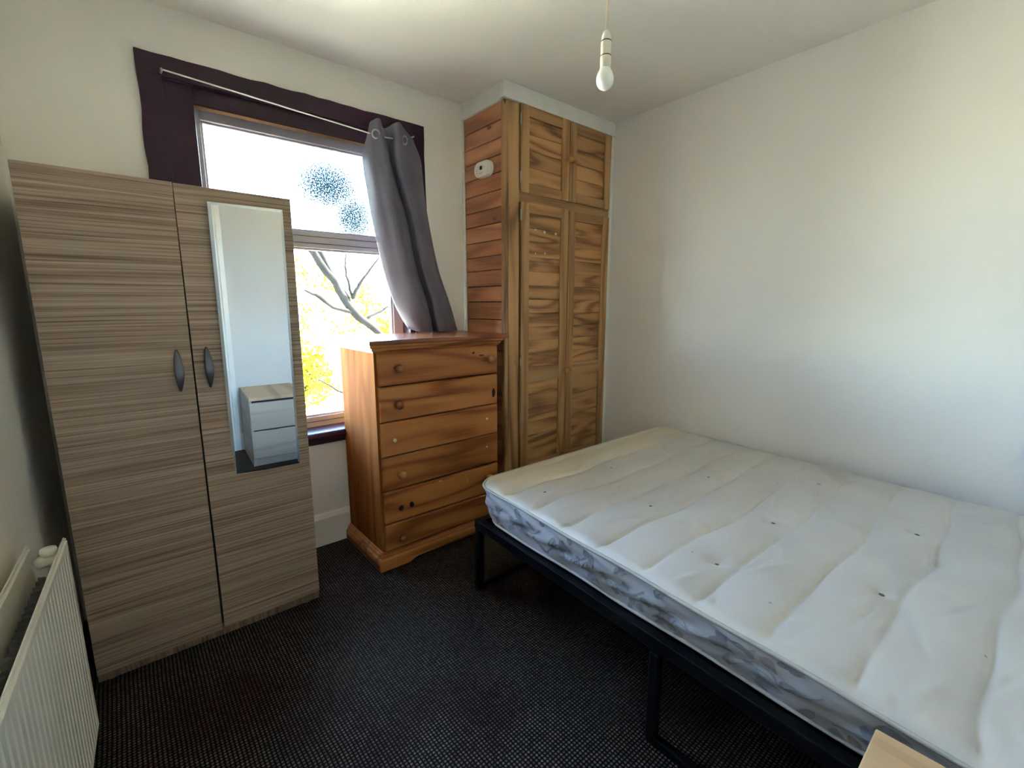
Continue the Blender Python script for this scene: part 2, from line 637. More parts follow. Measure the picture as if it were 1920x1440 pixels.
# window wall with its opening, four pieces round the hole in one shell
OX0, OX1, OZ0, OZ1 = 0.280, 1.565, 0.70, 2.545
wm = MB()
wm.box(-0.9, OX0, YW, YW + T, 0, H).box(OX1, 3.6, YW, YW + T, 0, H)
wm.box(OX0, OX1, YW, YW + T, 0, OZ0).box(OX0, OX1, YW, YW + T, OZ1, H)
struct(wm.build('wall_window', M['wall']), 'cream painted wall around the window')
wm = MB()
wm.hexa([(xr(YB - .4), YB - .4, 0), (xr(YB - .4) + .2, YB - .4, 0), (xr(YW) + .2, YW, 0), (xr(YW), YW, 0),
         (xr(YB - .4), YB - .4, H), (xr(YB - .4) + .2, YB - .4, H), (xr(YW) + .2, YW, H), (xr(YW), YW, H)])
struct(wm.build('wall_right', M['wall_right']), 'plain white painted wall beside the mattress')
wm = MB()
wm.hexa([(xl(YB - .4) - .2, YB - .4, 0), (xl(YB - .4), YB - .4, 0), (xl(YW), YW, 0), (xl(YW) - .2, YW, 0),
         (xl(YB - .4) - .2, YB - .4, H), (xl(YB - .4), YB - .4, H), (xl(YW), YW, H), (xl(YW) - .2, YW, H)])
struct(wm.build('wall_left', M['wall']), 'white painted wall behind the radiator')
# back wall with doorway (behind the camera, seen in the wardrobe mirror)
DX0, DX1, DZ = -0.36, 0.565, 2.30
wm = MB()
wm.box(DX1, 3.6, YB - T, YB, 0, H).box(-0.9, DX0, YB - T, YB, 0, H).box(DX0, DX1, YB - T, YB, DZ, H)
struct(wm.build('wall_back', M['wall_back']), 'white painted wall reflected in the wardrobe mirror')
dr = thing('door_1', 'white panelled bedroom door behind the camera', None, ((DX0 + DX1) / 2, YB - .1, 0), kind='structure')
MB().box(DX0 + .01, DX1 - .01, YB - .14, YB - .10, 0.01, DZ - .01).build('door_leaf', M['white_gloss'], dr, bevel=.002)
for (a, b) in ((DX0 + .1, (DX0 + DX1) / 2 - .04), ((DX0 + DX1) / 2 + .04, DX1 - .1)):
    for (c, d) in ((.2, .95), (1.1, DZ - .15)):
        MB().box(a, b, YB - .105, YB - .093, c, d).build('door_panel', M['white_gloss'], dr, bevel=.006)
MB().lathe([(.012, 0), (.012, .03), (.03, .04), (.032, .06), (.02, .075), (0.002, .078)], (DX1 - .07, YB - .10, 1.05), 'y', 16).build('door_knob', M['steel'], dr, smooth=True)
# door architrave: stepped moulding
ar = thing('trim_2', 'white moulded door architrave reflected in the mirror', None, (DX1, YB, 0), kind='structure')
prof = [(0, 0), (0, .030), (.014, .034), (.028, .022), (.050, .022), (.062, .014), (.098, .014), (.10, 0)]
def arch_board(flip):
    m = MB()
    x0 = DX1 - .01 if not flip else DX0 + .01
    sg = 1 if not flip else -1
    m.prism([(x0 + sg * a, YB + b) for a, b in prof], 'z', 0, DZ + .1)
    return m
arch_board(False).build('architrave_upright', M['white_gloss'], ar)
arch_board(True).build('architrave_upright', M['white_gloss'], ar)
MB().box(DX0 - .09, DX1 + .09, YB, YB + .03, DZ, DZ + .1).build('architrave_head', M['white_gloss'], ar, bevel=.004)

# baseboards
def baseboard(name, x0, x1, y, label):
    pr = [(0, 0), (0, .205), (-.008, .21), (-.014, .2), (-.022, .175), (-.022, 0)]
    m = MB()
    m.prism([(y + a, b) for a, b in pr], 'x', x0, x1)
    return struct(m.build(name, M['wall'], smooth=False), label)
baseboard('baseboard_window', xl(YW) + .005, 1.98, YW, 'tall white painted skirting under the window')
MB_ = MB().box(DX1 + .095, 2.99, YB, YB + .02, 0, .17)
struct(MB_.build('baseboard_back', M['white_gloss'], bevel=.004), 'white skirting on the wall behind the camera')
m = MB()
m.hexa([(xr(YB) - .02, YB, 0), (xr(YB), YB, 0), (xr(2.40), 2.40, 0), (xr(2.40) - .02, 2.40, 0),
        (xr(YB) - .02, YB, .18), (xr(YB), YB, .18), (xr(2.40), 2.40, .18), (xr(2.40) - .02, 2.40, .18)])
struct(m.build('baseboard_right', M['white_gloss'], bevel=.004), 'white skirting behind the mattress')

# ------------------------------------------------------------------ window
trim = thing('trim_1', 'dark purple painted wooden surround of the window', None, (0.92, YW, .68), kind='structure')
def ragged(poly_outer, poly_inner, y0, y1):
    pass
AX0, AX1, AZ1 = 0.19, 1.655, 2.633
def wavy_board(p0, p1, w_in, y0, y1, seed):
    """flat board between two outer corners with a hand-cut uneven outer edge; w_in: inner offset vector"""
    rnd = random.Random(seed)
    n = 22
    outer, inner = [], []
    for i in range(n + 1):
        t = i / n
        j = rnd.uniform(-.004, .004) if 0 < i < n else 0
        x = p0[0] + (p1[0] - p0[0]) * t
        z = p0[1] + (p1[1] - p0[1]) * t
        k = math.hypot(*w_in)
        outer.append((x - w_in[0] / k * j, z - w_in[1] / k * j))
        inner.append((x + w_in[0], z + w_in[1]))
    m = MB()
    vs, fs = [], []
    for (ox, oz), (ix, iz) in zip(outer, inner):
        vs += [(ox, y0, oz), (ix, y0, iz), (ox, y1, oz), (ix, y1, iz)]
    for i in range(n):
        a, b = i * 4, i * 4 + 4
        fs += [(a, a + 1, b + 1, b), (a, b, b + 2, a + 2), (a + 1, a + 3, b + 3, b + 1), (a + 2, b + 2, b + 3, a + 3)]
    fs += [(0, 2, 3, 1), (n * 4, n * 4 + 1, n * 4 + 3, n * 4 + 2)]
    m.add(vs, fs)
    return m
yf, yb = YW - .022, YW + .004
wavy_board((AX0, .76), (AX0, AZ1 - .092), (.092, 0), yf, yb, 1).build('architrave_upright', M['purple'], trim, bevel=.002)
wavy_board((AX1, .76), (AX1, AZ1 - .092), (-.092, 0), yf, yb, 2).build('architrave_upright', M['purple'], trim, bevel=.002)
wavy_board((AX0, AZ1), (AX1, AZ1), (0, -.092), yf, yb, 3).build('architrave_head', M['purple'], trim, bevel=.002)
# inner sash lining, set back
yi = YW + .012
MB().box(.2805, .402, yi, yi + .11, .735, 2.5445).build('sash_lining', M['purple'], trim, bevel=.003)
MB().box(1.525, 1.5645, yi, yi + .11, .735, 2.5445).build('sash_lining', M['purple'], trim, bevel=.003)
MB().box(.402, 1.525, yi, yi + .05, 2.462, 2.5445).build('head_lining', M['purple'], trim, bevel=.003)
MB().box(.402, 1.525, yi + .05, yi + .1125, 2.478, 2.5445).build('soffit_board', M['soffit'], trim)
MB().box(.402, 1.525, yi + .001, yi + .05, 2.457, 2.462).build('soffit_edge', M['soffit'], trim)
MB().box(.30, 1.555, yi, YW + .14, .70, .735).build('sill_board', M['purple'], trim, bevel=.003)
m = MB()
pr = [(YW + .02, .735)] + [(YW - .028 + .020 * -math.sin(t) - .0, .7085 + .0265 * math.cos(t)) for t in [math.pi * i / 8 for i in range(9)]] + [(YW + .02, .682)]
m.prism(pr, 'x', .17, 1.675)
m.build('sill_nosing', M['purple'], trim, smooth=False)
MB().box(.19, 1.655, YW - .018, YW + .002, .655, .685).build('sill_apron', M['purple'], trim, bevel=.006)

WY = 2.985                    # room face of the plastic frame
win = thing('window_1', 'white plastic two-pane window with a fixed light over a lower light', None, (.95, WY, .735), kind='structure')
FX0, FX1, FZ0, FZ1 = .395, 1.535, .725, 2.49
GX0, GX1, GZ0, GZ1 = .438, 1.46, .80, 2.43
TZ0, TZ1 = 1.835, 1.93
def fbar(name, *b):
    return MB().box(*b).build(name, M['upvc'], win, bevel=.004)
fbar('frame_upright', FX0, GX0, WY, WY + .075, FZ0, FZ1)
fbar('frame_upright', GX1, FX1, WY, WY + .075, FZ0, FZ1)
fbar('frame_head', GX0, GX1, WY, WY + .075, GZ1, FZ1)
fbar('frame_bottom', GX0, GX1, WY, WY + .075, FZ0, GZ0)
fbar('transom', GX0, GX1, WY, WY + .075, TZ0, TZ1)
for z in (TZ0 + .028, TZ0 + .068):
    MB().box(GX0, GX1, WY - .0035, WY + .001, z - .0012, z + .0012).build('bead_joint', M['gasket'], win)
MB().box(GX0, GX1, WY - .0035, WY + .001, FZ0 + .043, FZ0 + .0455).build('bead_joint', M['gasket'], win)
for (z0, z1, mt) in ((GZ0, TZ0, 'glass'), (TZ1, GZ1, 'glass_dirty')):
    p = MB().box(GX0 - .004, GX1 + .004, WY + .036, WY + .039, z0 - .004, z1 + .004).build('pane', M[mt], win)
    for b in ((GX0, GX0 + .012, z0, z1), (GX1 - .012, GX1, z0, z1), (GX0, GX1, z0, z0 + .012), (GX0, GX1, z1 - .012, z1)):
        MB().box(b[0], b[1], WY + .012, WY + .034, b[2], b[3]).build('glazing_bead', M['upvc'], win, bevel=.003)

# curtain wire and its hooks
rod = thing('curtain_wire', 'thin white sagging curtain wire stretched across the window head', 'curtain rod', (.28, 2.79, 2.55))
MB().tube([(.28, 2.795, 2.552), (.60, 2.785, 2.531), (.95, 2.777, 2.508), (1.27, 2.77, 2.487), (1.36, 2.77, 2.487), (1.463, 2.77, 2.497), (1.552, 2.79, 2.539)], .0036, 8).build('wire', M['white_plastic'], rod, smooth=True)
for p in ((.28, 2.552), (1.552, 2.539)):
    MB().tube([(p[0], YW - .02, p[1]), (p[0], 2.79, p[1])], .006, 8).build('screw_eye', M['steel'], rod, smooth=True)

# ------------------------------------------------------------------ curtain
LV = [
 [[1.257, 2.548], [1.275, 2.562], [1.305, 2.572], [1.355, 2.545], [1.425, 2.582], [1.470, 2.560], [1.540, 2.525]],
 [[1.240, 2.470], [1.272, 2.470], [1.305, 2.470], [1.385, 2.495], [1.410, 2.490], [1.475, 2.495], [1.555, 2.500]],
 [[1.213, 2.349], [1.250, 2.338], [1.318, 2.346], [1.402, 2.370], [1.405, 2.365], [1.495, 2.385], [1.605, 2.400]],
 [[1.234, 2.179], [1.274, 2.171], [1.343, 2.178], [1.446, 2.205], [1.447, 2.202], [1.525, 2.212], [1.628, 2.230]],
 [[1.258, 2.001], [1.310, 1.997], [1.384, 2.002], [1.500, 2.025], [1.510, 2.024], [1.575, 2.030], [1.655, 2.040]],
 [[1.310, 1.729], [1.368, 1.727], [1.445, 1.730], [1.555, 1.740], [1.565, 1.739], [1.628, 1.743], [1.720, 1.748]],
 [[1.366, 1.536], [1.425, 1.536], [1.510, 1.536], [1.622, 1.539], [1.636, 1.538], [1.704, 1.539], [1.796, 1.540]],
 [[1.420, 1.420], [1.470, 1.400], [1.562, 1.410], [1.650, 1.420], [1.660, 1.420], [1.735, 1.420], [1.835, 1.420]],
 [[1.470, 1.345], [1.530, 1.322], [1.590, 1.318], [1.672, 1.318], [1.690, 1.318], [1.760, 1.318], [1.863, 1.318]],
]
DP = [[2.775, 2.765, 2.745, 2.80, 2.750, 2.765, 2.790],
      [2.785, 2.755, 2.735, 2.805, 2.745, 2.765, 2.795],
      [2.795, 2.730, 2.710, 2.815, 2.745, 2.765, 2.805],
      [2.80, 2.725, 2.700, 2.82, 2.745, 2.765, 2.815],
      [2.80, 2.725, 2.700, 2.825, 2.750, 2.770, 2.815],
      [2.80, 2.725, 2.700, 2.825, 2.755, 2.775, 2.820],
      [2.80, 2.720, 2.695, 2.825, 2.760, 2.780, 2.820],
      [2.80, 2.720, 2.690, 2.825, 2.765, 2.780, 2.820],
      [2.80, 2.735, 2.720, 2.825, 2.765, 2.780, 2.820]]
def catmull(P, t):
    n = len(P) - 1
    i = min(int(t * n), n - 1)
    f = t * n - i
    p0, p1, p2, p3 = P[max(i - 1, 0)], P[i], P[i + 1], P[min(i + 2, n)]
    return tuple(0.5 * ((2 * b) + (-a + c) * f + (2 * a - 5 * b + 4 * c - d) * f * f + (-a + 3 * b - 3 * c + d) * f ** 3)
                 for a, b, c, d in zip(p0, p1, p2, p3))
def curt(u, v):
    rows = [catmull([(q[0], d, q[1]) for q, d in zip(L, D)], u) for L, D in zip(LV, DP)]
    p = catmull(rows, v)
    wob = .004 * math.sin(u * 31 + v * 5) * min(1, v * 3)
    return (p[0], min(p[1] + wob, 2.832), max(p[2], 1.3165))
cu = thing('eyelet_curtain', 'slate grey satin eyelet curtain bunched at the right of the window', 'curtain', (1.66, 2.78, 1.315))
co = MB().grid(curt, 72, 96).build('curtain_cloth', M['satin'], cu, smooth=True, fix=False)
sd = co.modifiers.new('thickness', 'SOLIDIFY')
sd.thickness = .003
for (x, z, y, dx) in ((1.277, 2.482, 2.742, .8), (1.468, 2.490, 2.752, .55)):
    m = MB()
    def ring(u, v, x=x, z=z, y=y, dx=dx):
        a, b = 2 * math.pi * u, 2 * math.pi * v
        R, r = .024, .0055
        rr = R + r * math.cos(b)
        return (x + rr * math.cos(a) * dx, y + r * math.sin(b) + rr * math.cos(a) * -.25, z + rr * math.sin(a))
    m.grid(ring, 24, 9, closed_u=True)
    m.build('eyelet', M['steel'], cu, smooth=True)

# ------------------------------------------------------------------ built-in closet
XC, YC = 1.976, 2.402
cl = thing('built_in_closet', 'floor to ceiling pine corner closet with panelled doors and boarded side', 'closet', (2.5, YC + .2, 0))
# side boards, tongue and groove, each its own board
bz = [2.749, 2.643, 2.541, 2.441, 2.338, 2.230, 2.124, 2.028, 1.921, 1.822, 1.729, 1.622, 1.516, 1.397, 1.290, 1.185, 1.080, .975, .870, .765, .660, .555, .45, .345, .24, .135, .03]
brd = random.Random(3)
for i in range(len(bz) - 1):
    o_ = brd.uniform(-.0015, .0015)
    MB().box(XC + o_, XC + .02, YC + .022, YW - .012, bz[i + 1] + .0022, bz[i] - .0022).build('side_board', M['pine_side'], cl, bevel=.0045)
MB().box(XC + .016, XC + .03, YC + .03, YW - .01, .02, 2.76).build('side_backing', M['gap_shade'], cl)
MB().box(XC - .012, XC + .02, YC - .004, YC + .03, 0, 2.748).build('corner_bead', M['pine_post'], cl, bevel=.006)
MB().box(XC + .02, 2.088, YC - .006, YC + .06, 0, 2.748).build('corner_post', M['pine_post'], cl, bevel=.003)
# white boxing above and down the wall side
m = MB()
m.box(XC - .02, xr(YC) - .002, YC - .014, YC + .03, 2.755, H).box(XC - .02, XC + .03, YC + .03, YW - .002, 2.745, H)
m.build('white_frieze', M['white_gloss'], cl, bevel=.003)
MB().box(3.018, xr(YC) - .002, YC - .008, YC + .03, 0, 2.755).build('wall_filler_strip', M['white_gloss'], cl, bevel=.003)
MB().tube([(XC - .006, YW - .008, 0.0), (XC - .006, YW - .008, 2.745)], .011, 8).build('white_corner_bead', M['white_gloss'], cl, smooth=True)
MB().box(2.088, 3.018, YC + .004, YC + .03, 2.160, 2.235).build('cross_rail', M['pine_rail'], cl, bevel=.002)
MB().box(2.088, 3.018, YC + .03, YC + .035, 0.0, 2.755).build('shade_filler', M['gap_shade'], cl)  # sheet coloured as the shade behind the closet doors

def closet_door(x0, x1, z0, z1, rails, hinge_left, knob_x, knob_z, hinges, drop=0.0):
    """door mesh is its thin backing; stiles, rails, boards, knob and hinges are its pieces"""
    yb_, yf_ = YC + .012, YC - .012
    d = MB().box(x0 + .004, x1 - .004, yb_ - .002, yb_ + .004, z0 + .004, z1 - .004).build('closet_door', M['gap_shade'], cl)
    sw = .072
    MB().box(x0, x0 + sw, yf_, yb_, z0, z1).build('stile', M['pine_z'], d, bevel=.004)
    MB().box(x1 - sw, x1, yf_, yb_, z0, z1).build('stile', M['pine_z'], d, bevel=.004)
    for (a, b) in rails:
        MB().box(x0 + sw, x1 - sw, yf_ + .001, yb_, a, b).build('rail', M['pine_rail'], d, bevel=.003)
    rs = sorted(rails)
    for (r0, r1) in zip(rs[:-1], rs[1:]):
        lo, hi = r0[1], r1[0]
        n = max(1, round((hi - lo) / .094))
        for k in range(n):
            a, b = lo + (hi - lo) * k / n, lo + (hi - lo) * (k + 1) / n
            MB().box(x0 + sw - .003, x1 - sw + .003, yf_ + .012, yb_ - .001, a + .0008, b - .0008).build('panel_board', M['pine_x'], d, bevel=.002)
    MB().lathe([(.010, 0), (.010, -.014), (.016, -.022), (.019, -.032), (.015, -.040), (.002, -.043)], (knob_x, yf_, knob_z), 'y', 16).build('knob', M['knob_pale'], d, smooth=True)
    for hz in hinges:
        hx = x0 - .008 if hinge_left else x1 + .008
        MB().tube([(hx, yf_ - .002, hz - .035), (hx, yf_ - .002, hz + .035)], .0065, 8).build('hinge', M['steel'], d, smooth=True)
    return d
XM = 2.555
closet_door(2.101, XM - .003, 2.222, 2.760, [(2.222, 2.285), (2.690, 2.760)], True, XM - .022, 2.494, (2.665, 2.313))
closet_door(XM + .003, 3.013, 2.222, 2.752, [(2.222, 2.285), (2.685, 2.752)], False, XM + .040, 2.492, ())
dl = closet_door(2.103, XM - .002, .07, 2.165, [(.07, .17), (.957, 1.062), (2.100, 2.165)], True, XM - .018, 1.012, (2.082, 1.10, .3))
closet_door(XM + .004, 3.013, .07, 2.162, [(.07, .17), (.957, 1.062), (2.098, 2.162)], False, XM + .040, 1.017, ())
for (x, z, r) in ((2.240, 1.999, .008), (2.326, 1.992, .012), (2.436, 1.990, .011), (2.242, 1.845, .006), (2.333, 1.850, .008)):
    MB().lathe([(r * .5, .002), (r, 0), (r * .9, -.0015), (r * .3, -.002)], (x, YC + .0005, z), 'y', 7).build('chipped_patch', M['chip'], dl)

# alarm on the closet side
al = thing('carbon_monoxide_alarm', 'small white oval alarm with a dark display on the pine boards', 'alarm', (XC, 2.605, 2.378))
def stadium(w, h, n=10):
    pts = []
    r = h
    for k in range(n + 1):
        t = -math.pi / 2 + math.pi * k / n
        pts.append((w - r + r * math.cos(t), r * math.sin(t)))
    for k in range(n + 1):
        t = math.pi / 2 + math.pi * k / n
        pts.append((-(w - r) + r * math.cos(t), r * math.sin(t)))
    return pts
m = MB()
prof_a = [(1.0, 0), (1.0, -.026), (.94, -.036), (.80, -.040)]
vs, fs = [], []
base = stadium(.086, .050)
nb = len(base)
for (sc_, dx) in prof_a:
    for (u, v) in base:
        vs.append((XC + dx, 2.605 + u * sc_, 2.378 + v * sc_))
for i in range(len(prof_a) - 1):
    for k in range(nb):
        k2 = (k + 1) % nb
        fs.append((i * nb + k, i * nb + k2, (i + 1) * nb + k2, (i + 1) * nb + k))
fs.append(tuple(range(3 * nb, 4 * nb)))
fs.append(tuple(reversed(range(nb))))
m.add(vs, fs).build('alarm_case', M['white_plastic'], al, smooth=False)
MB().box(XC - .0415, XC - .0395, 2.592, 2.617, 2.372, 2.395).build('display', M['screen'], al)
for (y, z, w, h) in ((2.640, 2.380, .006, .003), (2.655, 2.372, .010, .003), (2.627, 2.386, .003, .003), (2.618, 2.350, .005, .008), (2.598, 2.353, .005, .008), (2.645, 2.356, .014, .003), (2.640, 2.340, .010, .003)):
    MB().box(XC - .0408, XC - .0395, y - w / 2, y + w / 2, z - h / 2, z + h / 2).build('button_mark', M['print_grey'], al)
MB().lathe([(.012, 0), (.012, -.0012)], (XC - .0398, 2.575, 2.384), 'x', 16).build('test_button', M['cream_plastic'], al)

# ------------------------------------------------------------------ chest of drawers
cx0, cx1, cyf, cyb = 1.022, 1.858, 2.345, 2.835
ch = thing('chest_of_drawers', 'tall six-drawer honey pine chest with missing knobs beneath the curtain', 'chest of drawers', (1.44, 2.59, 0))
MB().box(cx0, cx0 + .028, cyf + .004, cyb, .05, 1.262).build('side_panel', M['chest_side'], ch, bevel=.002)
MB().box(cx1 - .028, cx1, cyf + .004, cyb, .05, 1.262).build('side_panel', M['chest_side'], ch, bevel=.002)
MB().box(cx0 + .028, cx1 - .028, cyf + .03, cyf + .05, .06, 1.26).build('drawer_shade_sheet', M['gap_shade'], ch)  # dark sheet standing in for shade behind the drawers
MB().box(cx0 + .02, cx1 - .02, cyb - .012, cyb, .06, 1.26).build('back_panel', M['chest_side'], ch)
MB().box(.985, 1.928, 2.303, 2.846, 1.288, 1.312).build('top_board', M['chest_top'], ch, bevel=.006, segs=3)
def mould(prof, mat, name, z_off=0, notch=None):
    m = MB()
    path = [(cx0, cyb, -1, 0), (cx0, cyf, -1, -1), (cx1, cyf, 1, -1), (cx1, cyb, 1, 0)]
    m.sweep(prof, path)
    m.build(name, mat, ch)
mould([(-.004, 1.245), (.006, 1.245), (.008, 1.252), (.016, 1.258), (.018, 1.268), (.030, 1.276), (.032, 1.288), (-.004, 1.288)], M['chest_x'], 'top_moulding')
# plinth with an arched cut in front
mould([(-.004, .100), (.004, .098), (.010, .088), (.018, .082), (.019, .070), (.030, .062), (.032, .05), (.032, .034), (-.004, .034)], M['chest_x'], 'plinth_moulding')
px0, px1 = cx0 - .032, cx1 + .032
fr = [(px0, .036), (px0, 0), (1.16, 0)] + [(1.16 + .07 * t, .022 * (3 * t * t - 2 * t ** 3)) for t in (.25, .5, .75, 1)] + [(1.65 + .07 * t, .022 * (1 - 3 * t * t + 2 * t ** 3)) for t in (0, .25, .5, .75)] + [(1.72, 0), (px1, 0), (px1, .036)]
MB().prism(fr, 'y', cyf - .032, cyf - .008).build('plinth_front', M['chest_x'], ch, bevel=.002)
MB().box(px0, px0 + .022, cyf - .008, cyb, 0, .036).build('plinth_side', M['chest_side'], ch, bevel=.002)
MB().box(px1 - .022, px1, cyf - .008, cyb, 0, .036).build('plinth_side', M['chest_side'], ch, bevel=.002)
dz = [(1.247, 1.062), (1.055, .861), (.855, .661), (.655, .460), (.454, .264), (.258, .104)]
tilt = [(-.002, .001), (.0, .004), (.0, .008), (.0, .012), (.002, .0), (0, 0)]
drawers = []
for i, (zt, zb) in enumerate(dz):
    m = MB()
    a, b = cx0 + .014, cx1 - .008
    y0, y1 = cyf - .014, cyf + .02
    bv = .006
    tl, trr = tilt[i]
    def P(x, z, y):
        return (x, y, z + (tl + (trr - tl) * (x - a) / (b - a)) * .6)
    q = [P(a, zb, y1), P(b, zb, y1), P(b, zt, y1), P(a, zt, y1), P(a, zb, y0 + .008), P(b, zb, y0 + .008), P(b, zt, y0 + .008), P(a, zt, y0 + .008),
         P(a + bv, zb + bv, y0), P(b - bv, zb + bv, y0), P(b - bv, zt - bv, y0), P(a + bv, zt - bv, y0)]
    m.add(q, [(0, 3, 2, 1), (0, 1, 5, 4), (1, 2, 6, 5), (2, 3, 7, 6), (3, 0, 4, 7), (4, 5, 9, 8), (5, 6, 10, 9), (6, 7, 11, 10), (7, 4, 8, 11), (8, 9, 10, 11)])
    drawers.append(m.build('drawer', M['chest_x'], ch, bevel=.002))
FY = cyf - .014
def knob(d, x, z, mat, big=1.0):
    s = big
    MB().lathe([(.014 * s, 0), (.012 * s, -.012 * s), (.020 * s, -.022 * s), (.0245 * s, -.034 * s), (.021 * s, -.045 * s), (.010 * s, -.050 * s), (.001, -.051 * s)], (x, FY, z), 'y', 20).build('knob', M[mat], drawers[d], smooth=True)
def patch(d, x, z, r, mat, sx=1.0, sz=1.0, name='bare_patch'):
    rn = random.Random(int(x * 977 + z * 331))
    n = 11
    pts = [(x + r * sx * math.cos(2 * math.pi * k / n) * rn.uniform(.75, 1.1), z + r * sz * math.sin(2 * math.pi * k / n) * rn.uniform(.75, 1.1)) for k in range(n)]
    MB().prism(pts, 'y', FY - .0012, FY + .002).build(name, M[mat], drawers[d])
knob(0, 1.144, 1.156, 'knob'); knob(0, 1.771, 1.163, 'knob')
knob(1, 1.137, .954, 'knob'); patch(1, 1.815, .935, .018, 'burn', .8, 1.9, 'burn_mark')
patch(2, 1.116, .752, .012, 'chip'); patch(2, 1.759, .772, .009, 'chip')
knob(3, 1.139, .549, 'knob_pale'); patch(3, 1.757, .585, .007, 'chip')
patch(4, 1.137, .343, .017, 'burn', 1, 1, 'empty_knob_hole'); patch(4, 1.203, .347, .016, 'burn', .9, 1.1, 'dark_knot'); knob(4, 1.759, .380, 'knob_pale', .9)
knob(5, 1.129, .163, 'knob', .72); patch(5, 1.757, .19, .008, 'chip')
patch(0, 1.66, 1.205, .009, 'burn', 1, .8, 'dark_knot'); patch(0, 1.72, 1.187, .012, 'burn', 1.8, .35, 'dark_knot')
patch(4, 1.40, .44, .008, 'chip', 1.6, .5, 'chipped_edge'); patch(4, 1.60, .40, .005, 'chip'); patch(4, 1.60, .383, .004, 'chip')

# ------------------------------------------------------------------ wardrobe
wy = 2.295
wd = thing('mirrored_wardrobe', 'two-door streaked brown laminate wardrobe with a narrow mirror', 'wardrobe', (.217, 2.56, 0))
MB().box(-.212, -.192, wy + .02, 2.835, .04, 1.955).build('side_panel', M['laminate_v'], wd, bevel=.001)
MB().box(.626, .646, wy + .02, 2.835, .04, 1.955).build('side_panel', M['laminate_v'], wd, bevel=.001)
MB().box(-.192, .626, wy + .02, 2.835, 1.935, 1.955).build('top_panel', M['laminate'], wd, bevel=.001)
MB().box(-.192, .626, wy + .022, 2.835, .062, .08).build('bottom_panel', M['laminate'], wd)
MB().box(-.192, .626, 2.825, 2.835, .06, 1.94).build('back_panel', M['gap_shade'], wd)
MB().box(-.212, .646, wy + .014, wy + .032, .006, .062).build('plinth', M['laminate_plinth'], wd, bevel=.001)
for (x, y) in ((-.17, wy + .045), (.59, wy + .045), (-.17, 2.79), (.59, 2.79)):
    MB().lathe([(.026, 0), (.026, .010), (.018, .016), (.018, .045)], (x, y, 0), 'z', 12).build('foot', M['rad_dark'], wd, smooth=False)
MB().box(.20, .24, wy + .022, wy + .045, .06, 1.94).build('gap_shade_strip', M['gap_shade'], wd)  # strip painted as the shade between the two doors
def wdoor(pts):
    m = MB()
    (a, b, c, d) = pts          # bl, br, tr, tl as (x, z)
    y0, y1 = wy, wy + .018
    m.hexa([(a[0], y0, a[1]), (b[0], y0, b[1]), (b[0], y1, b[1]), (a[0], y1, a[1]),
            (d[0], y0, d[1]), (c[0], y0, c[1]), (c[0], y1, c[1]), (d[0], y1, d[1])])
    return m.build('door', M['laminate'], wd, bevel=.0015)
d1 = wdoor([(-.212, .044), (.2165, .041), (.2215, 1.966), (-.214, 1.968)])
d2 = wdoor([(.2255, .046), (.646, .052), (.649, 1.962), (.2235, 1.964)])
def bow(door, x, z0, z1):
    def fn(u, v):
        t = v
        z = z0 + (z1 - z0) * t
        w = .004 + .0125 * math.sin(math.pi * t)
        out = .004 + .026 * math.sin(math.pi * t) ** .8
        a = 2 * math.pi * u
        return (x + w * math.cos(a), wy - out + .006 * math.sin(a), z)
    m = MB().grid(fn, 14, 21, closed_u=True)
    m.f.append(tuple(range(14)))
    m.f.append(tuple(range(20 * 14, 21 * 14)))
    for zz in (z0 + .02, z1 - .02):
        m.tube([(x, wy + .002, zz), (x, wy - .012, zz)], .005, 8)
    m.build('handle', M['handle'], door, smooth=True)
bow(d1, .170, 1.150, 1.320)
bow(d2, .273, 1.156, 1.326)
# mirror stuck to the right-hand door, standing slightly proud at the top
mx0, mx1, mz0, mz1 = .324, .602, .748, 1.907
pc = Vector((.463, wy - .016, 1.33))
nrm = Vector((math.sin(math.radians(-1.506)), -math.cos(math.radians(1.506)) * math.cos(math.radians(1.138)), math.sin(math.radians(-1.138)))).normalized()
def on_mirror(x, z, lift=0.0):
    y = pc.y - (nrm.x * (x - pc.x) + nrm.z * (z - pc.z)) / nrm.y
    return (x, y - lift, z)
bw = .012
bq = [(mx0, mz0), (mx1 - .002, mz0 - .001), (mx1 + .004, mz1 + .0), (mx0 + .004, mz1 - .001)]
m = MB()
fr_ = [on_mirror(x, z, -.004) for x, z in bq]
bk_ = [(x, wy + .0005, z) for x, z in bq]
inner = [(mx0 + bw, mz0 + bw), (mx1 - bw, mz0 + bw), (mx1 + .004 - bw, mz1 - bw), (mx0 + .004 + bw, mz1 - bw)]
in_ = [on_mirror(x, z) for x, z in inner]
m.add(fr_ + bk_ + in_, [(0, 1, 9, 8), (1, 2, 10, 9), (2, 3, 11, 10), (3, 0, 8, 11), (0, 4, 5, 1), (1, 5, 6, 2), (2, 6, 7, 3), (3, 7, 4, 0), (4, 7, 6, 5)])
mb_ = m.build('mirror_bevel', M['mirror_edge'], d2)
m = MB()
m.add([on_mirror(x, z, .0003) for x, z in inner] + [on_mirror(x, z, -.003) for x, z in inner],
      [(0, 1, 2, 3), (7, 6, 5, 4), (0, 4, 5, 1), (1, 5, 6, 2), (2, 6, 7, 3), (3, 7, 4, 0)])
m.build('mirror', M['mirror'], d2)

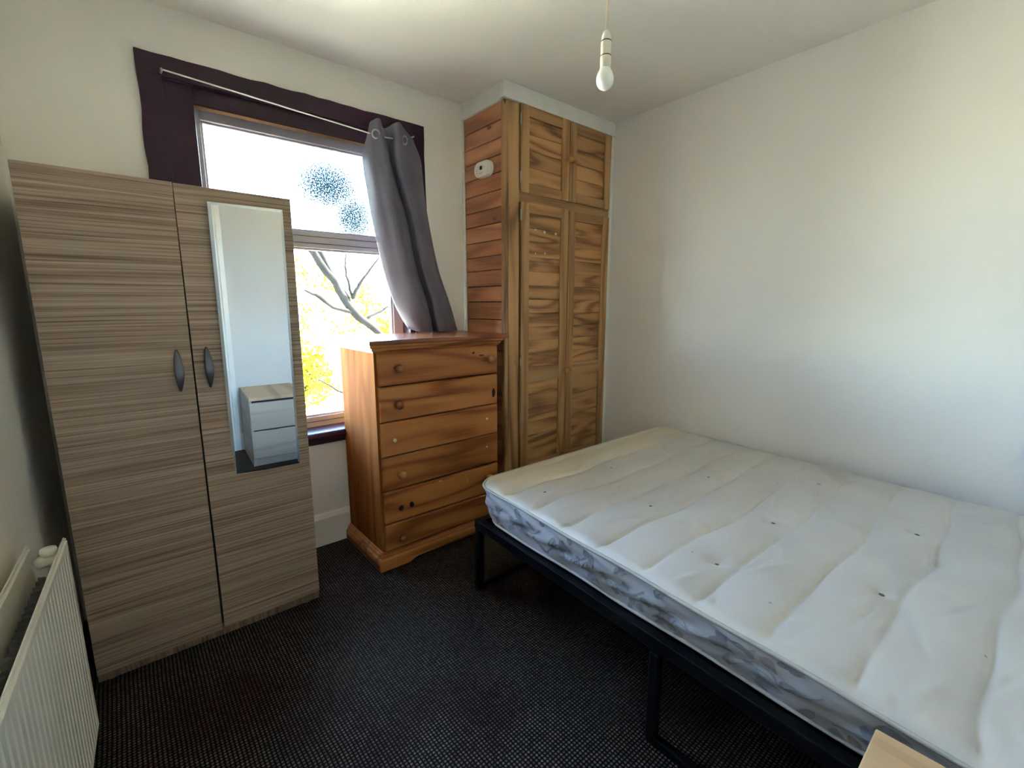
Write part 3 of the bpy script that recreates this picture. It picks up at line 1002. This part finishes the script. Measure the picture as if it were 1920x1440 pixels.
# ------------------------------------------------------------------ radiator on the left wall
rd = thing('panel_radiator', 'cream double panel radiator on the left wall beside the wardrobe', 'radiator', (-.26, 1.1, .106))
RA = math.atan(.05)
def rx(off, y): return -.193 + off - (1.93 - y) * .05
RY0, RY1, RZ0, RZ1 = .30, 1.93, .106, .76
def rpanel(off, name, th=.014):
    m = MB()
    n = 0
    ys, pitch = [], .036
    k = RY1 - .03
    prof_ = [(RY1, 0)]
    while off == 0 and k - pitch > RY0 + .03:
        prof_ += [(k, 0), (k - .004, -.007), (k - .011, -.007), (k - .015, 0)]
        k -= pitch
    prof_ += [(RY0, 0)]
    vs, fs = [], []
    for (y, o) in prof_:
        x = rx(off + o, y)
        xb = rx(off - th, y)
        xe = rx(off, y)
        vs += [(xe, y, RZ0), (x, y, RZ0 + .045), (x, y, RZ1 - .065), (xe, y, RZ1), (xb, y, RZ1), (xb, y, RZ0)]
    N = 6
    for i in range(len(prof_) - 1):
        for q in range(N):
            q2 = (q + 1) % N
            fs.append((i * N + q, i * N + q2, (i + 1) * N + q2, (i + 1) * N + q))
    fs.append(tuple(range(N)))
    fs.append(tuple((len(prof_) - 1) * N + q for q in range(N)))
    m.add(vs, fs)
    p = m.build(name, M['rad'], rd)
    # seam ridge along the top and at the end
    m = MB()
    for (z0, z1, w) in ((RZ1, RZ1 + .012, .016), (RZ1 + .012, RZ1 + .024, .004)):
        a, b = off - .007 - w / 2, off - .007 + w / 2
        m.hexa([(rx(a, RY0), RY0, z0), (rx(b, RY0), RY0, z0), (rx(b, RY1), RY1, z0), (rx(a, RY1), RY1, z0),
                (rx(a, RY0), RY0, z1), (rx(b, RY0), RY0, z1), (rx(b, RY1), RY1, z1), (rx(a, RY1), RY1, z1)])
    m.build('top_seam', M['rad'], p, bevel=.002)
    m = MB()
    a, b = off - .010, off - .004
    m.hexa([(rx(a, RY1), RY1, RZ0), (rx(b, RY1), RY1, RZ0), (rx(b, RY1 + .014), RY1 + .014, RZ0), (rx(a, RY1 + .014), RY1 + .014, RZ0),
            (rx(a, RY1), RY1, RZ1 + .015), (rx(b, RY1), RY1, RZ1 + .015), (rx(b, RY1 + .014), RY1 + .014, RZ1 + .015), (rx(a, RY1 + .014), RY1 + .014, RZ1 + .015)])
    m.build('end_seam', M['rad'], p)
rpanel(0, 'front_panel')
rpanel(-.082, 'back_panel')
# convector fins: folded sheet behind each panel
for (o0, o1) in ((-.016, -.034), (-.064, -.046)):
    m = MB()
    vs, fs = [], []
    y = RY1 - .06
    i = 0
    while y > RY0 + .06:
        for (oo, yy) in ((o0, y), (o0, y - .010), (o1, y - .018), (o1, y - .028)):
            vs += [(rx(oo, yy), yy, RZ0 + .06), (rx(oo, yy), yy, RZ1 - .055)]
        y -= .036
    for k in range(len(vs) // 2 - 1):
        fs.append((2 * k, 2 * k + 2, 2 * k + 3, 2 * k + 1))
    m.add(vs, fs).build('convector_fins', M['rad_dark'], rd, fix=False)
# tee joining the panels at the far top corner with its bleed cap
yT = RY1 - .035
MB().tube([(rx(-.014, yT), yT, RZ1 - .03), (rx(-.030, yT), yT, RZ1 - .022), (rx(-.048, yT), yT, RZ1 - .022), (rx(-.068, yT), yT, RZ1 - .03)], [.016, .020, .021, .016], 14).build('joining_tee', M['rad'], rd, smooth=True)
MB().lathe([(.019, 0), (.021, .012), (.019, .022), (.010, .025)], (rx(-.038, yT), yT, RZ1 - .008), 'z', 14).build('bleed_cap', M['rad'], rd, smooth=True)
MB().tube([(rx(-.04, RY1 - .03), RY1 - .03, RZ0 + .03), (rx(-.04, RY1 + .05), RY1 + .05, RZ0 + .03), (rx(-.04, RY1 + .06), RY1 + .06, RZ0), (rx(-.04, RY1 + .06), RY1 + .06, 0)], .010, 10).build('feed_pipe', M['rad'], rd, smooth=True)
for y in (RY0 + .25, RY1 - .25):
    MB().box(rx(-.125, y), rx(-.09, y), y - .015, y + .015, RZ0 + .1, RZ1 - .12).build('wall_bracket', M['rad'], rd)

# ------------------------------------------------------------------ bed frame
bf = thing('metal_bed_frame', 'low black metal platform bed frame under the mattress', 'bed frame', (2.1, .75, 0))
def bx(u, y):   # u across the bed from its open side; the frame stands slightly askew
    return 1.315 + u - (1.86 - y) * .0447
BT = .395
def rail_y(u0, u1, y0, y1, z0, z1, name):
    m = MB()
    m.hexa([(bx(u0, y0), y0, z0), (bx(u1, y0), y0, z0), (bx(u1, y1), y1, z0), (bx(u0, y1), y1, z0),
            (bx(u0, y0), y0, z1), (bx(u1, y0), y0, z1), (bx(u1, y1), y1, z1), (bx(u0, y1), y1, z1)])
    return m.build(name, M['black_metal'], bf, bevel=.004)
BW = 1.655
rail_y(0, .042, -.37, 1.86, BT - .05, BT, 'side_rail')
rail_y(BW - .042, BW, -.37, 1.86, BT - .05, BT, 'side_rail')
rail_y(BW / 2 - .02, BW / 2 + .02, -.33, 1.82, BT - .05, BT - .02, 'middle_rail')
rail_y(0.042, BW - .042, 1.815, 1.86, BT - .05, BT, 'foot_rail')
rail_y(0.042, BW - .042, -.37, -.325, BT - .05, BT, 'head_rail')
for k in range(12):
    y = -.2 + k * .165
    rail_y(.042, BW - .042, y, y + .045, BT - .012, BT - .002, 'slat')
for y in (1.84, .745, -.34):
    for u in (.0, BW - .035):
        o_ = -.014 if (u == 0 and y == .745) else .002
        rail_y(u + o_, u + o_ + .035, y - .018, y + .018, 0, BT - .05, 'leg')
    if y != .745:
        rail_y(.037, BW - .037, y - .014, y + .014, 0.004, .032, 'floor_bar')
rail_y(-.010, .016, .09, .727, .004, .03, 'floor_bar')
rail_y(BW - .034, BW - .006, .09, .727, .004, .03, 'floor_bar')
rail_y(-.014, .018, .06, .09, 0, BT - .05, 'leg')
rail_y(BW - .037, BW - .002, .06, .09, 0, BT - .05, 'leg')

# ------------------------------------------------------------------ mattress
ma = thing('quilted_mattress', 'stained white quilted mattress with a grey leaf print border', 'mattress', (2.1, .75, BT))
MZ = .618
CT = [(1.165, -.372), (2.845, -.372), (3.012, 1.850), (1.318, 1.850)]   # top corners nl nr fr fl
CB = [(1.275, -.372), (2.855, -.372), (2.985, 1.825), (1.352, 1.825)]   # bottom corners
def quad(C, u, v):
    a = [(1 - u) * (1 - v), u * (1 - v), u * v, (1 - u) * v]
    return (sum(w * c[0] for w, c in zip(a, C)), sum(w * c[1] for w, c in zip(a, C)))
WU, LV_ = 1.68, 2.22                         # nominal size for rounding
RC = .13
def outline(n):
    """closed rounded rectangle in nominal (p, q), counter-clockwise from the open side's head end; returns points by arc length"""
    L = []
    arcs = [((RC, RC), math.pi, 1.5 * math.pi), ((WU - RC, RC), 1.5 * math.pi, 2 * math.pi), ((WU - RC, LV_ - RC), 0, .5 * math.pi), ((RC, LV_ - RC), .5 * math.pi, math.pi)]
    for (c, a0, a1) in arcs:
        for k in range(13):
            t = a0 + (a1 - a0) * k / 12
            L.append((c[0] + RC * math.cos(t), c[1] + RC * math.sin(t)))
    L.append(L[0])
    ds = [0]
    for a, b in zip(L[:-1], L[1:]):
        ds.append(ds[-1] + math.hypot(b[0] - a[0], b[1] - a[1]))
    tot = ds[-1]
    out = []
    j = 0
    for i in range(n):
        d = tot * i / n
        while ds[j + 1] < d:
            j += 1
        f = (d - ds[j]) / max(1e-9, ds[j + 1] - ds[j])
        out.append((L[j][0] + (L[j + 1][0] - L[j][0]) * f, L[j][1] + (L[j + 1][1] - L[j][1]) * f))
    return out, tot
OUT, PER = outline(1200)
def border(s, t, lift=0.0):
    """s: arc length, t: 0 bottom .. 1 top; returns a world point on the side of the mattress"""
    i = (s / PER * 1200) % 1200
    i0 = int(i); f = i - i0
    a, b = OUT[i0 % 1200], OUT[(i0 + 1) % 1200]
    p, q = a[0] + (b[0] - a[0]) * f, a[1] + (b[1] - a[1]) * f
    tx, ty = quad(CT, p / WU, q / LV_)
    bx_, by_ = quad(CB, p / WU, q / LV_)
    # outward direction from the nominal outline
    e1, e2 = OUT[(i0 - 3) % 1200], OUT[(i0 + 4) % 1200]
    dx, dy = e2[0] - e1[0], e2[1] - e1[1]
    k = math.hypot(dx, dy)
    nx, ny = dy / k, -dx / k
    puff = .012 * math.sin(math.pi * t) + .0075 * math.sin(s * 26 + 2.2 * math.sin(t * 7)) * math.sin(t * math.pi * 3) + .003 * math.sin(s * 11 + t * 9)
    if q > LV_ - .001 or q < .001:
        puff *= .35
    if p > WU - .06:
        puff *= .2
    o = puff + lift
    return (bx_ + (tx - bx_) * t + nx * o, by_ + (ty - by_) * t + ny * o, BT + .0125 + (MZ - .031 - BT) * t)
MB().grid(lambda u, v: border(u * PER, v), 900, 15, closed_u=True).build('border', M['border'], ma, smooth=True, fix=False)
# floor of the mattress
m = MB()
m.add([border(PER * i / 120, 0) for i in range(120)], [tuple(reversed(range(120)))])
m.build('underside', M['border'], ma, fix=False)
for (t, z, nm) in ((1.0, 0, 'top_piping'), (0.0, 0, 'bottom_piping')):
    pts = [border(PER * i / 400, t, .004) for i in range(401)]
    MB().tube(pts, .0065, 6, cap=False).build(nm, M['piping'] if t else M['ticking'], ma, smooth=True)
tufts = [(1.515, .677), (2.00, .677), (2.632, .70), (1.744, .262), (2.328, .269), (1.50, 1.525), (2.02, 1.53), (2.53, 1.52), (1.75, 1.10), (2.30, 1.11), (1.45, -.15), (1.98, -.15), (2.5, -.15)]
NZ = []
rn = random.Random(11)
wr = [(rn.uniform(1.2, 3.0), rn.uniform(-.3, 1.85), rn.uniform(.03, .10), rn.uniform(.006, .014), rn.uniform(-.5, .5), rn.uniform(-.0055, .0055)) for _ in range(320)]
def top_h(x, y, e):
    z = MZ
    # rolled edge
    z -= .020 * max(0, 1 - e / .035) ** 2
    z += .004 * min(1, e / .2)
    # cross channels
    yy = (y - .012 * math.sin(x * 5 + y) + .006 * math.sin(x * 13 + 2 * y)) / .2
    d = abs(yy - round(yy)) * .2
    amp = min(1, e / .06)
    vary = .62 + .38 * math.sin(x * 4.3 + round(yy) * 1.9) * math.sin(x * 9.1 + round(yy) * 4.1)
    z -= amp * vary * (.013 * math.exp(-(d / .010) ** 2) + .012 * math.exp(-(d / .05) ** 2))
    for (tx, ty) in tufts:
        r2 = (x - tx) ** 2 + (y - ty) ** 2
        if r2 < .03:
            z -= .016 * math.exp(-r2 / .0011) + .005 * math.exp(-r2 / .006)
    for (wx, wy_, L, w, a, hh) in wr:
        dx, dy = x - wx, y - wy_
        if abs(dx) < .2 and abs(dy) < .1:
            c, s_ = math.cos(a), math.sin(a)
            p, q = dx * c + dy * s_, -dx * s_ + dy * c
            z += amp * hh * math.exp(-(p / L) ** 2 - (q / w) ** 2)
    z += amp * .003 * math.sin(x * 7 + 1.3 * y) * math.sin(y * 5 + .7 * x)
    return z
def top(u, v):
    # q rows are packed towards both ends so that the rounded corners stay smooth
    c = .5 - .5 * math.cos(math.pi * v)
    q = LV_ * (v * .75 + c * .25)
    k = min(q, LV_ - q)
    ins = RC - math.sqrt(max(0, RC ** 2 - (RC - k) ** 2)) if k < RC else 0
    cu_ = .5 - .5 * math.cos(math.pi * u)
    uu = u * .85 + cu_ * .15
    p = ins + (WU - 2 * ins) * uu
    e = min(p - ins, WU - ins - p, k + .0)
    x, y = quad(CT, p / WU, q / LV_)
    return (x, y, top_h(x, y, e))
MB().grid(top, 190, 340).build('quilted_top', M['ticking'], ma, smooth=True, fix=False)
for (x, y) in tufts:
    z = top_h(x, y, 1)
    k_ = .75 if y > .9 else 1.0
    MB().lathe([(.011 * k_, .0), (.011 * k_, .002), (.007 * k_, .004), (.002, .005)], (x, y, z - .002), 'z', 10).build('tuft', M['tuft'], ma, smooth=True)
# printed leaves and vines following the border
rl = random.Random(5)
ml, mv = MB(), MB()
def leaf(s, t, ang, L, W):
    n = 7
    rows = []
    for i in range(n + 1):
        a = i / n
        w = W * math.sin(math.pi * a ** .8) * (1 - .25 * a)
        r = []
        for b in (-1, 0, 1):
            ls, lt = a * L, b * w + .12 * L * math.sin(math.pi * a)
            ps = s + ls * math.cos(ang) - lt * math.sin(ang)
            ptz = t + (ls * math.sin(ang) + lt * math.cos(ang)) / .2
            if not (.03 < ptz < .97):
                ptz = min(max(ptz, .03), .97)
            r.append(border(ps, ptz, .0012))
        rows.append(r)
    vs = [p for r in rows for p in r]
    fs = []
    for i in range(n):
        for j in range(2):
            fs.append((i * 3 + j, i * 3 + j + 1, (i + 1) * 3 + j + 1, (i + 1) * 3 + j))
    ml.add(vs, fs)
def vine(fn, n=26, w=.0022):
    vs, fs = [], []
    for i in range(n + 1):
        s, t = fn(i / n)
        s2, t2 = fn(min(1, i / n + .01)); s1, t1 = fn(max(0, i / n - .01))
        dx, dy = s2 - s1, (t2 - t1) * .2
        k = math.hypot(dx, dy) or 1
        ox, oy = -dy / k * w, dx / k * w
        for sg in (-1, 1):
            vs.append(border(s + sg * ox, min(max(t + sg * oy / .2, .02), .98), .0014))
    for i in range(n):
        fs.append((2 * i, 2 * i + 1, 2 * i + 3, 2 * i + 2))
    mv.add(vs, fs)
# the open side runs along the last stretch of the outline (foot end towards head end)
s_open = PER - (LV_ - 2 * RC) - RC * .5
s = s_open - .9
while s < PER + .15:
    vine(lambda a, s=s: (s + .26 * a, .2 + .55 * a + .12 * math.sin(a * 6)))
    vine(lambda a, s=s: (s + .10 + .05 * (1 - a) * math.cos(a * 8), .42 + .26 * (1 - a) * math.sin(a * 8)), 30, .0016)
    for k in range(12):
        leaf(s + rl.uniform(0, .27), rl.uniform(.12, .85), rl.uniform(-2.6, 2.6), rl.uniform(.045, .08), rl.uniform(.013, .022))
    s += .27
ml.build('leaf_print', M['leaf_print'], ma, fix=False, kind='stuff')
mv.build('vine_print', M['vine_print'], ma, fix=False, kind='stuff')

# ------------------------------------------------------------------ pendant lamp
BX, BY, BZ = 1.535, 1.261, 2.352
pe = thing('pendant_bulb', 'bare white bulb hanging from the ceiling on a thin flex', 'light bulb', (BX + .07, BY + .06, H))
MB().lathe([(.002, -.037), (.012, -.0355), (.023, -.029), (.0305, -.019), (.0338, -.006), (.0338, .004), (.0315, .015), (.0270, .025), (.0220, .034), (.0205, .038)], (BX, BY, BZ), 'z', 28).build('bulb', M['bulb'], pe, smooth=True)
MB().lathe([(.0205, .035), (.0205, .078), (.019, .080)], (BX, BY, BZ), 'z', 24).build('bulb_collar', M['cream_plastic'], pe, smooth=True)
lh = MB().lathe([(.0195, .082), (.0195, .129), (.019, .130)], (BX, BY, BZ), 'z', 24).build('lamp_holder', M['cream_plastic'], pe, smooth=True)
MB().lathe([(.0185, .132), (.0170, .150), (.0120, .164), (.004, .170)], (BX, BY, BZ), 'z', 24).build('holder_cap', M['white_plastic'], pe, smooth=True)
for z in (.0795, .1295):
    MB().lathe([(.0200, 0), (.0205, .0015), (.0200, .003)], (BX, BY, BZ + z), 'z', 24).build('dark_ring', M['gasket'], pe, smooth=True)
MB().tube([(BX, BY, BZ + .168), (BX + .004, BY + .003, BZ + .24), (BX + .007, BY + .006, BZ + .36), (BX + .008, BY + .006, H)], .0035, 8).build('flex', M['cord'], pe, smooth=True)
MB().lathe([(.045, -.004), (.045, -.010), (.030, -.024), (.006, -.028)], (BX + .008, BY + .006, H + .004), 'z', 24).build('ceiling_rose', M['white_plastic'], pe, smooth=True)

# ------------------------------------------------------------------ bedside drawer unit
nx0, nx1, ny0, ny1, nz = .676, 1.126, -.39, .148, .622
bd = thing('bedside_drawers', 'pale oak veneer two-drawer bedside unit at the lower right, beside the mattress', 'bedside drawers', ((nx0 + nx1) / 2, -.12, 0))
MB().box(nx0, nx1, ny0, ny1 - .002, nz - .03, nz).build('top_panel', M['oak'], bd, bevel=.003)
MB().box(nx0, nx0 + .022, ny0, ny1 - .012, 0, nz - .03).build('side_panel', M['grey_oak'], bd, bevel=.002)
MB().box(nx1 - .022, nx1, ny0, ny1 - .012, 0, nz - .03).build('side_panel', M['grey_oak'], bd, bevel=.002)
MB().box(nx0 + .022, nx1 - .022, ny0, ny0 + .01, .02, nz - .03).build('back_panel', M['grey_oak'], bd)
MB().box(nx0 + .022, nx1 - .022, ny0 + .02, ny1 - .03, .05, nz - .04).build('shade_filler', M['gap_shade'], bd)  # block coloured as the shade inside the unit
MB().box(nx0 + .022, nx1 - .022, ny1 - .04, ny1 - .02, 0, .07).build('plinth', M['grey_oak'], bd)
MB().box(nx0 + .002, nx1 - .002, ny1 - .018, ny1, .33, nz - .048).build('drawer_front', M['grey_oak'], bd, bevel=.003)
MB().box(nx0 + .002, nx1 - .002, ny1 - .018, ny1, .072, .318).build('drawer_front', M['grey_oak'], bd, bevel=.003)

# ------------------------------------------------------------------ outside
GZ = -2.7
g = MB().box(-60, 90, 3.3, 140, GZ - .3, GZ).build('ground', M['grass'])
struct(g, 'sunlit garden lawn below the window')
tr = thing('garden_tree', 'bare-limbed garden tree with yellow-green leaves outside the window', 'tree', (4.6, 7.2, GZ))
def limb(name, pts, rads, par=tr):
    rn_ = random.Random(len(pts) * 7 + int(pts[0][0] * 100))
    P = []
    R_ = []
    n = 14
    for i in range(n + 1):
        p = catmull([tuple(q) + (r,) for q, r in zip(pts, rads)], i / n)
        P.append((p[0] + rn_.uniform(-.01, .01), p[1] + rn_.uniform(-.01, .01), p[2] + rn_.uniform(-.01, .01)))
        R_.append(max(.004, p[3]))
    return MB().tube(P, R_, 10).build(name, M['bark'], par, smooth=True)
limb('trunk', [(4.6, 7.2, GZ), (4.55, 7.2, -1.6), (4.35, 7.15, -.6), (3.88, 7.05, .152)], [.20, .17, .13, .10])
limb('branch', [(3.88, 7.05, .152), (3.37, 7.0, .823), (3.068, 7.0, 1.134), (2.806, 7.0, 1.345), (2.632, 7.0, 1.584), (2.528, 7.0, 1.814), (2.358, 7.0, 2.035), (2.205, 7.0, 2.275), (2.02, 7.0, 2.45)], [.10, .05, .055, .065, .06, .058, .055, .05, .03])
limb('branch', [(2.735, 7.02, 1.55), (2.60, 7.1, 1.80), (2.501, 7.15, 2.004), (2.383, 7.2, 2.289), (2.30, 7.25, 2.42)], [.022, .028, .040, .036, .02])
limb('branch', [(2.758, 6.98, 1.60), (2.80, 6.95, 1.70), (2.921, 6.9, 1.905), (3.168, 6.85, 2.22)], [.03, .026, .02, .01])
limb('branch', [(2.808, 7.0, 1.375), (2.60, 6.95, 1.43), (2.428, 6.9, 1.466), (2.211, 6.85, 1.618), (2.013, 6.8, 1.689)], [.028, .032, .026, .030, .012])
limb('branch', [(2.76, 7.0, 1.62), (2.715, 7.05, 1.9), (2.72, 7.1, 2.129), (2.755, 7.15, 2.286)], [.022, .018, .014, .008])
limb('branch', [(2.902, 7.0, 1.262), (3.261, 7.0, 1.422), (3.545, 7.0, 1.591)], [.024, .016, .008])
limb('branch', [(4.2, 7.1, -.3), (3.4, 7.0, .05), (2.6, 6.9, .15), (2.1, 6.8, .45)], [.05, .03, .022, .008])
def leaves(name, centres, n, size, mat, par, seed):
    r_ = random.Random(seed)
    m = MB()
    for _ in range(n):
        c, rad = r_.choice(centres)
        d = Vector((r_.gauss(0, 1), r_.gauss(0, 1), r_.gauss(0, 1))).normalized() * rad * r_.random() ** .5
        p = Vector(c) + d
        a = Vector((r_.uniform(-1, 1), r_.uniform(-1, 1), r_.uniform(-1, 1))).normalized()
        b = a.cross(Vector((r_.uniform(-1, 1), r_.uniform(-1, 1), r_.uniform(-1, 1)))).normalized()
        s_ = size * r_.uniform(.6, 1.3)
        m.add([p - a * s_, p + b * s_ * .5, p + a * s_, p - b * s_ * .5], [(0, 1, 2, 3)])
    return m.build(name, M[mat], par, fix=False, kind='stuff')
leaves('leaf_cluster', [((2.15, 7.3, 1.95), .26), ((2.55, 7.4, 1.75), .22), ((3.05, 7.3, 1.65), .2), ((2.2, 7.2, 1.35), .25), ((2.75, 7.3, 1.05), .3), ((2.3, 7.2, .25), .3)], 700, .035, 'leaf', tr, 21)
def bush(name, label, loc, r, h, mat, seed, cat='bush'):
    t = thing(name, label, cat, loc)
    rr = random.Random(seed)
    limb('stem', [loc, (loc[0], loc[1], loc[2] + h * .5), (loc[0] + .1, loc[1], loc[2] + h * .8)], [.12, .09, .04], t)
    cs = [((loc[0] + rr.uniform(-r, r) * .7, loc[1] + rr.uniform(-r, r) * .7, loc[2] + h * rr.uniform(.25, .95)), r * rr.uniform(.35, .6)) for _ in range(14)]
    leaves('foliage', cs, 2600, .11, mat, t, seed)
bush('garden_shrub', 'rounded yellow shrub beyond the tree at the left of the lower pane', (4.0, 16, GZ), 1.6, 3.6, 'leaf', 31)
bush('garden_shrub', 'tall light green shrub beyond the tree at the right of the lower pane', (8.6, 17.5, GZ), 1.5, 4.4, 'leaf2', 32)
bush('garden_shrub', 'low light green shrub by the fence, behind the yellow shrub', (3.0, 20.5, GZ), 1.6, 2.6, 'leaf2', 33)
# garden fence
fe = thing('garden_fence', 'weathered board fence at the end of the garden', 'fence', (9, 23, GZ))
b0 = MB().box(-2.0, -1.72, 23, 23.03, GZ, GZ + 1.9).build('fence_board', M['fence'], fe)
for k in range(1, 80):
    share(b0, 'fence_board', (-1.86 + k * .29, 23.015 + (.02 if k % 2 else 0), GZ + .95), fe)
# house across the gardens
ho = thing('terraced_house', 'pale rendered house with a tiled roof far across the gardens', 'house', (9, 36, GZ))
MB().box(-6, 26, 36, 44, GZ, 2.0).build('house_wall', M['render'], ho)
MB().prism([(35.4, 1.95), (44.6, 1.95), (40, 4.6)], 'x', -6.4, 26.4).build('roof', M['tiles'], ho)
for k in range(9):
    for (z0, z1) in ((-.2, 1.2), (-2.4, -1.0)):
        wv = MB().box(-4.6 + k * 3.4, -3.0 + k * 3.4, 35.93, 36.02, z0, z1).build('house_window', M['upvc'], ho)
        MB().box(-4.5 + k * 3.4, -3.85 + k * 3.4, 35.9, 35.95, z0 + .1, z1 - .1).build('pane', M['dark_glass'], wv)
        MB().box(-3.75 + k * 3.4, -3.1 + k * 3.4, 35.9, 35.95, z0 + .1, z1 - .1).build('pane', M['dark_glass'], wv)
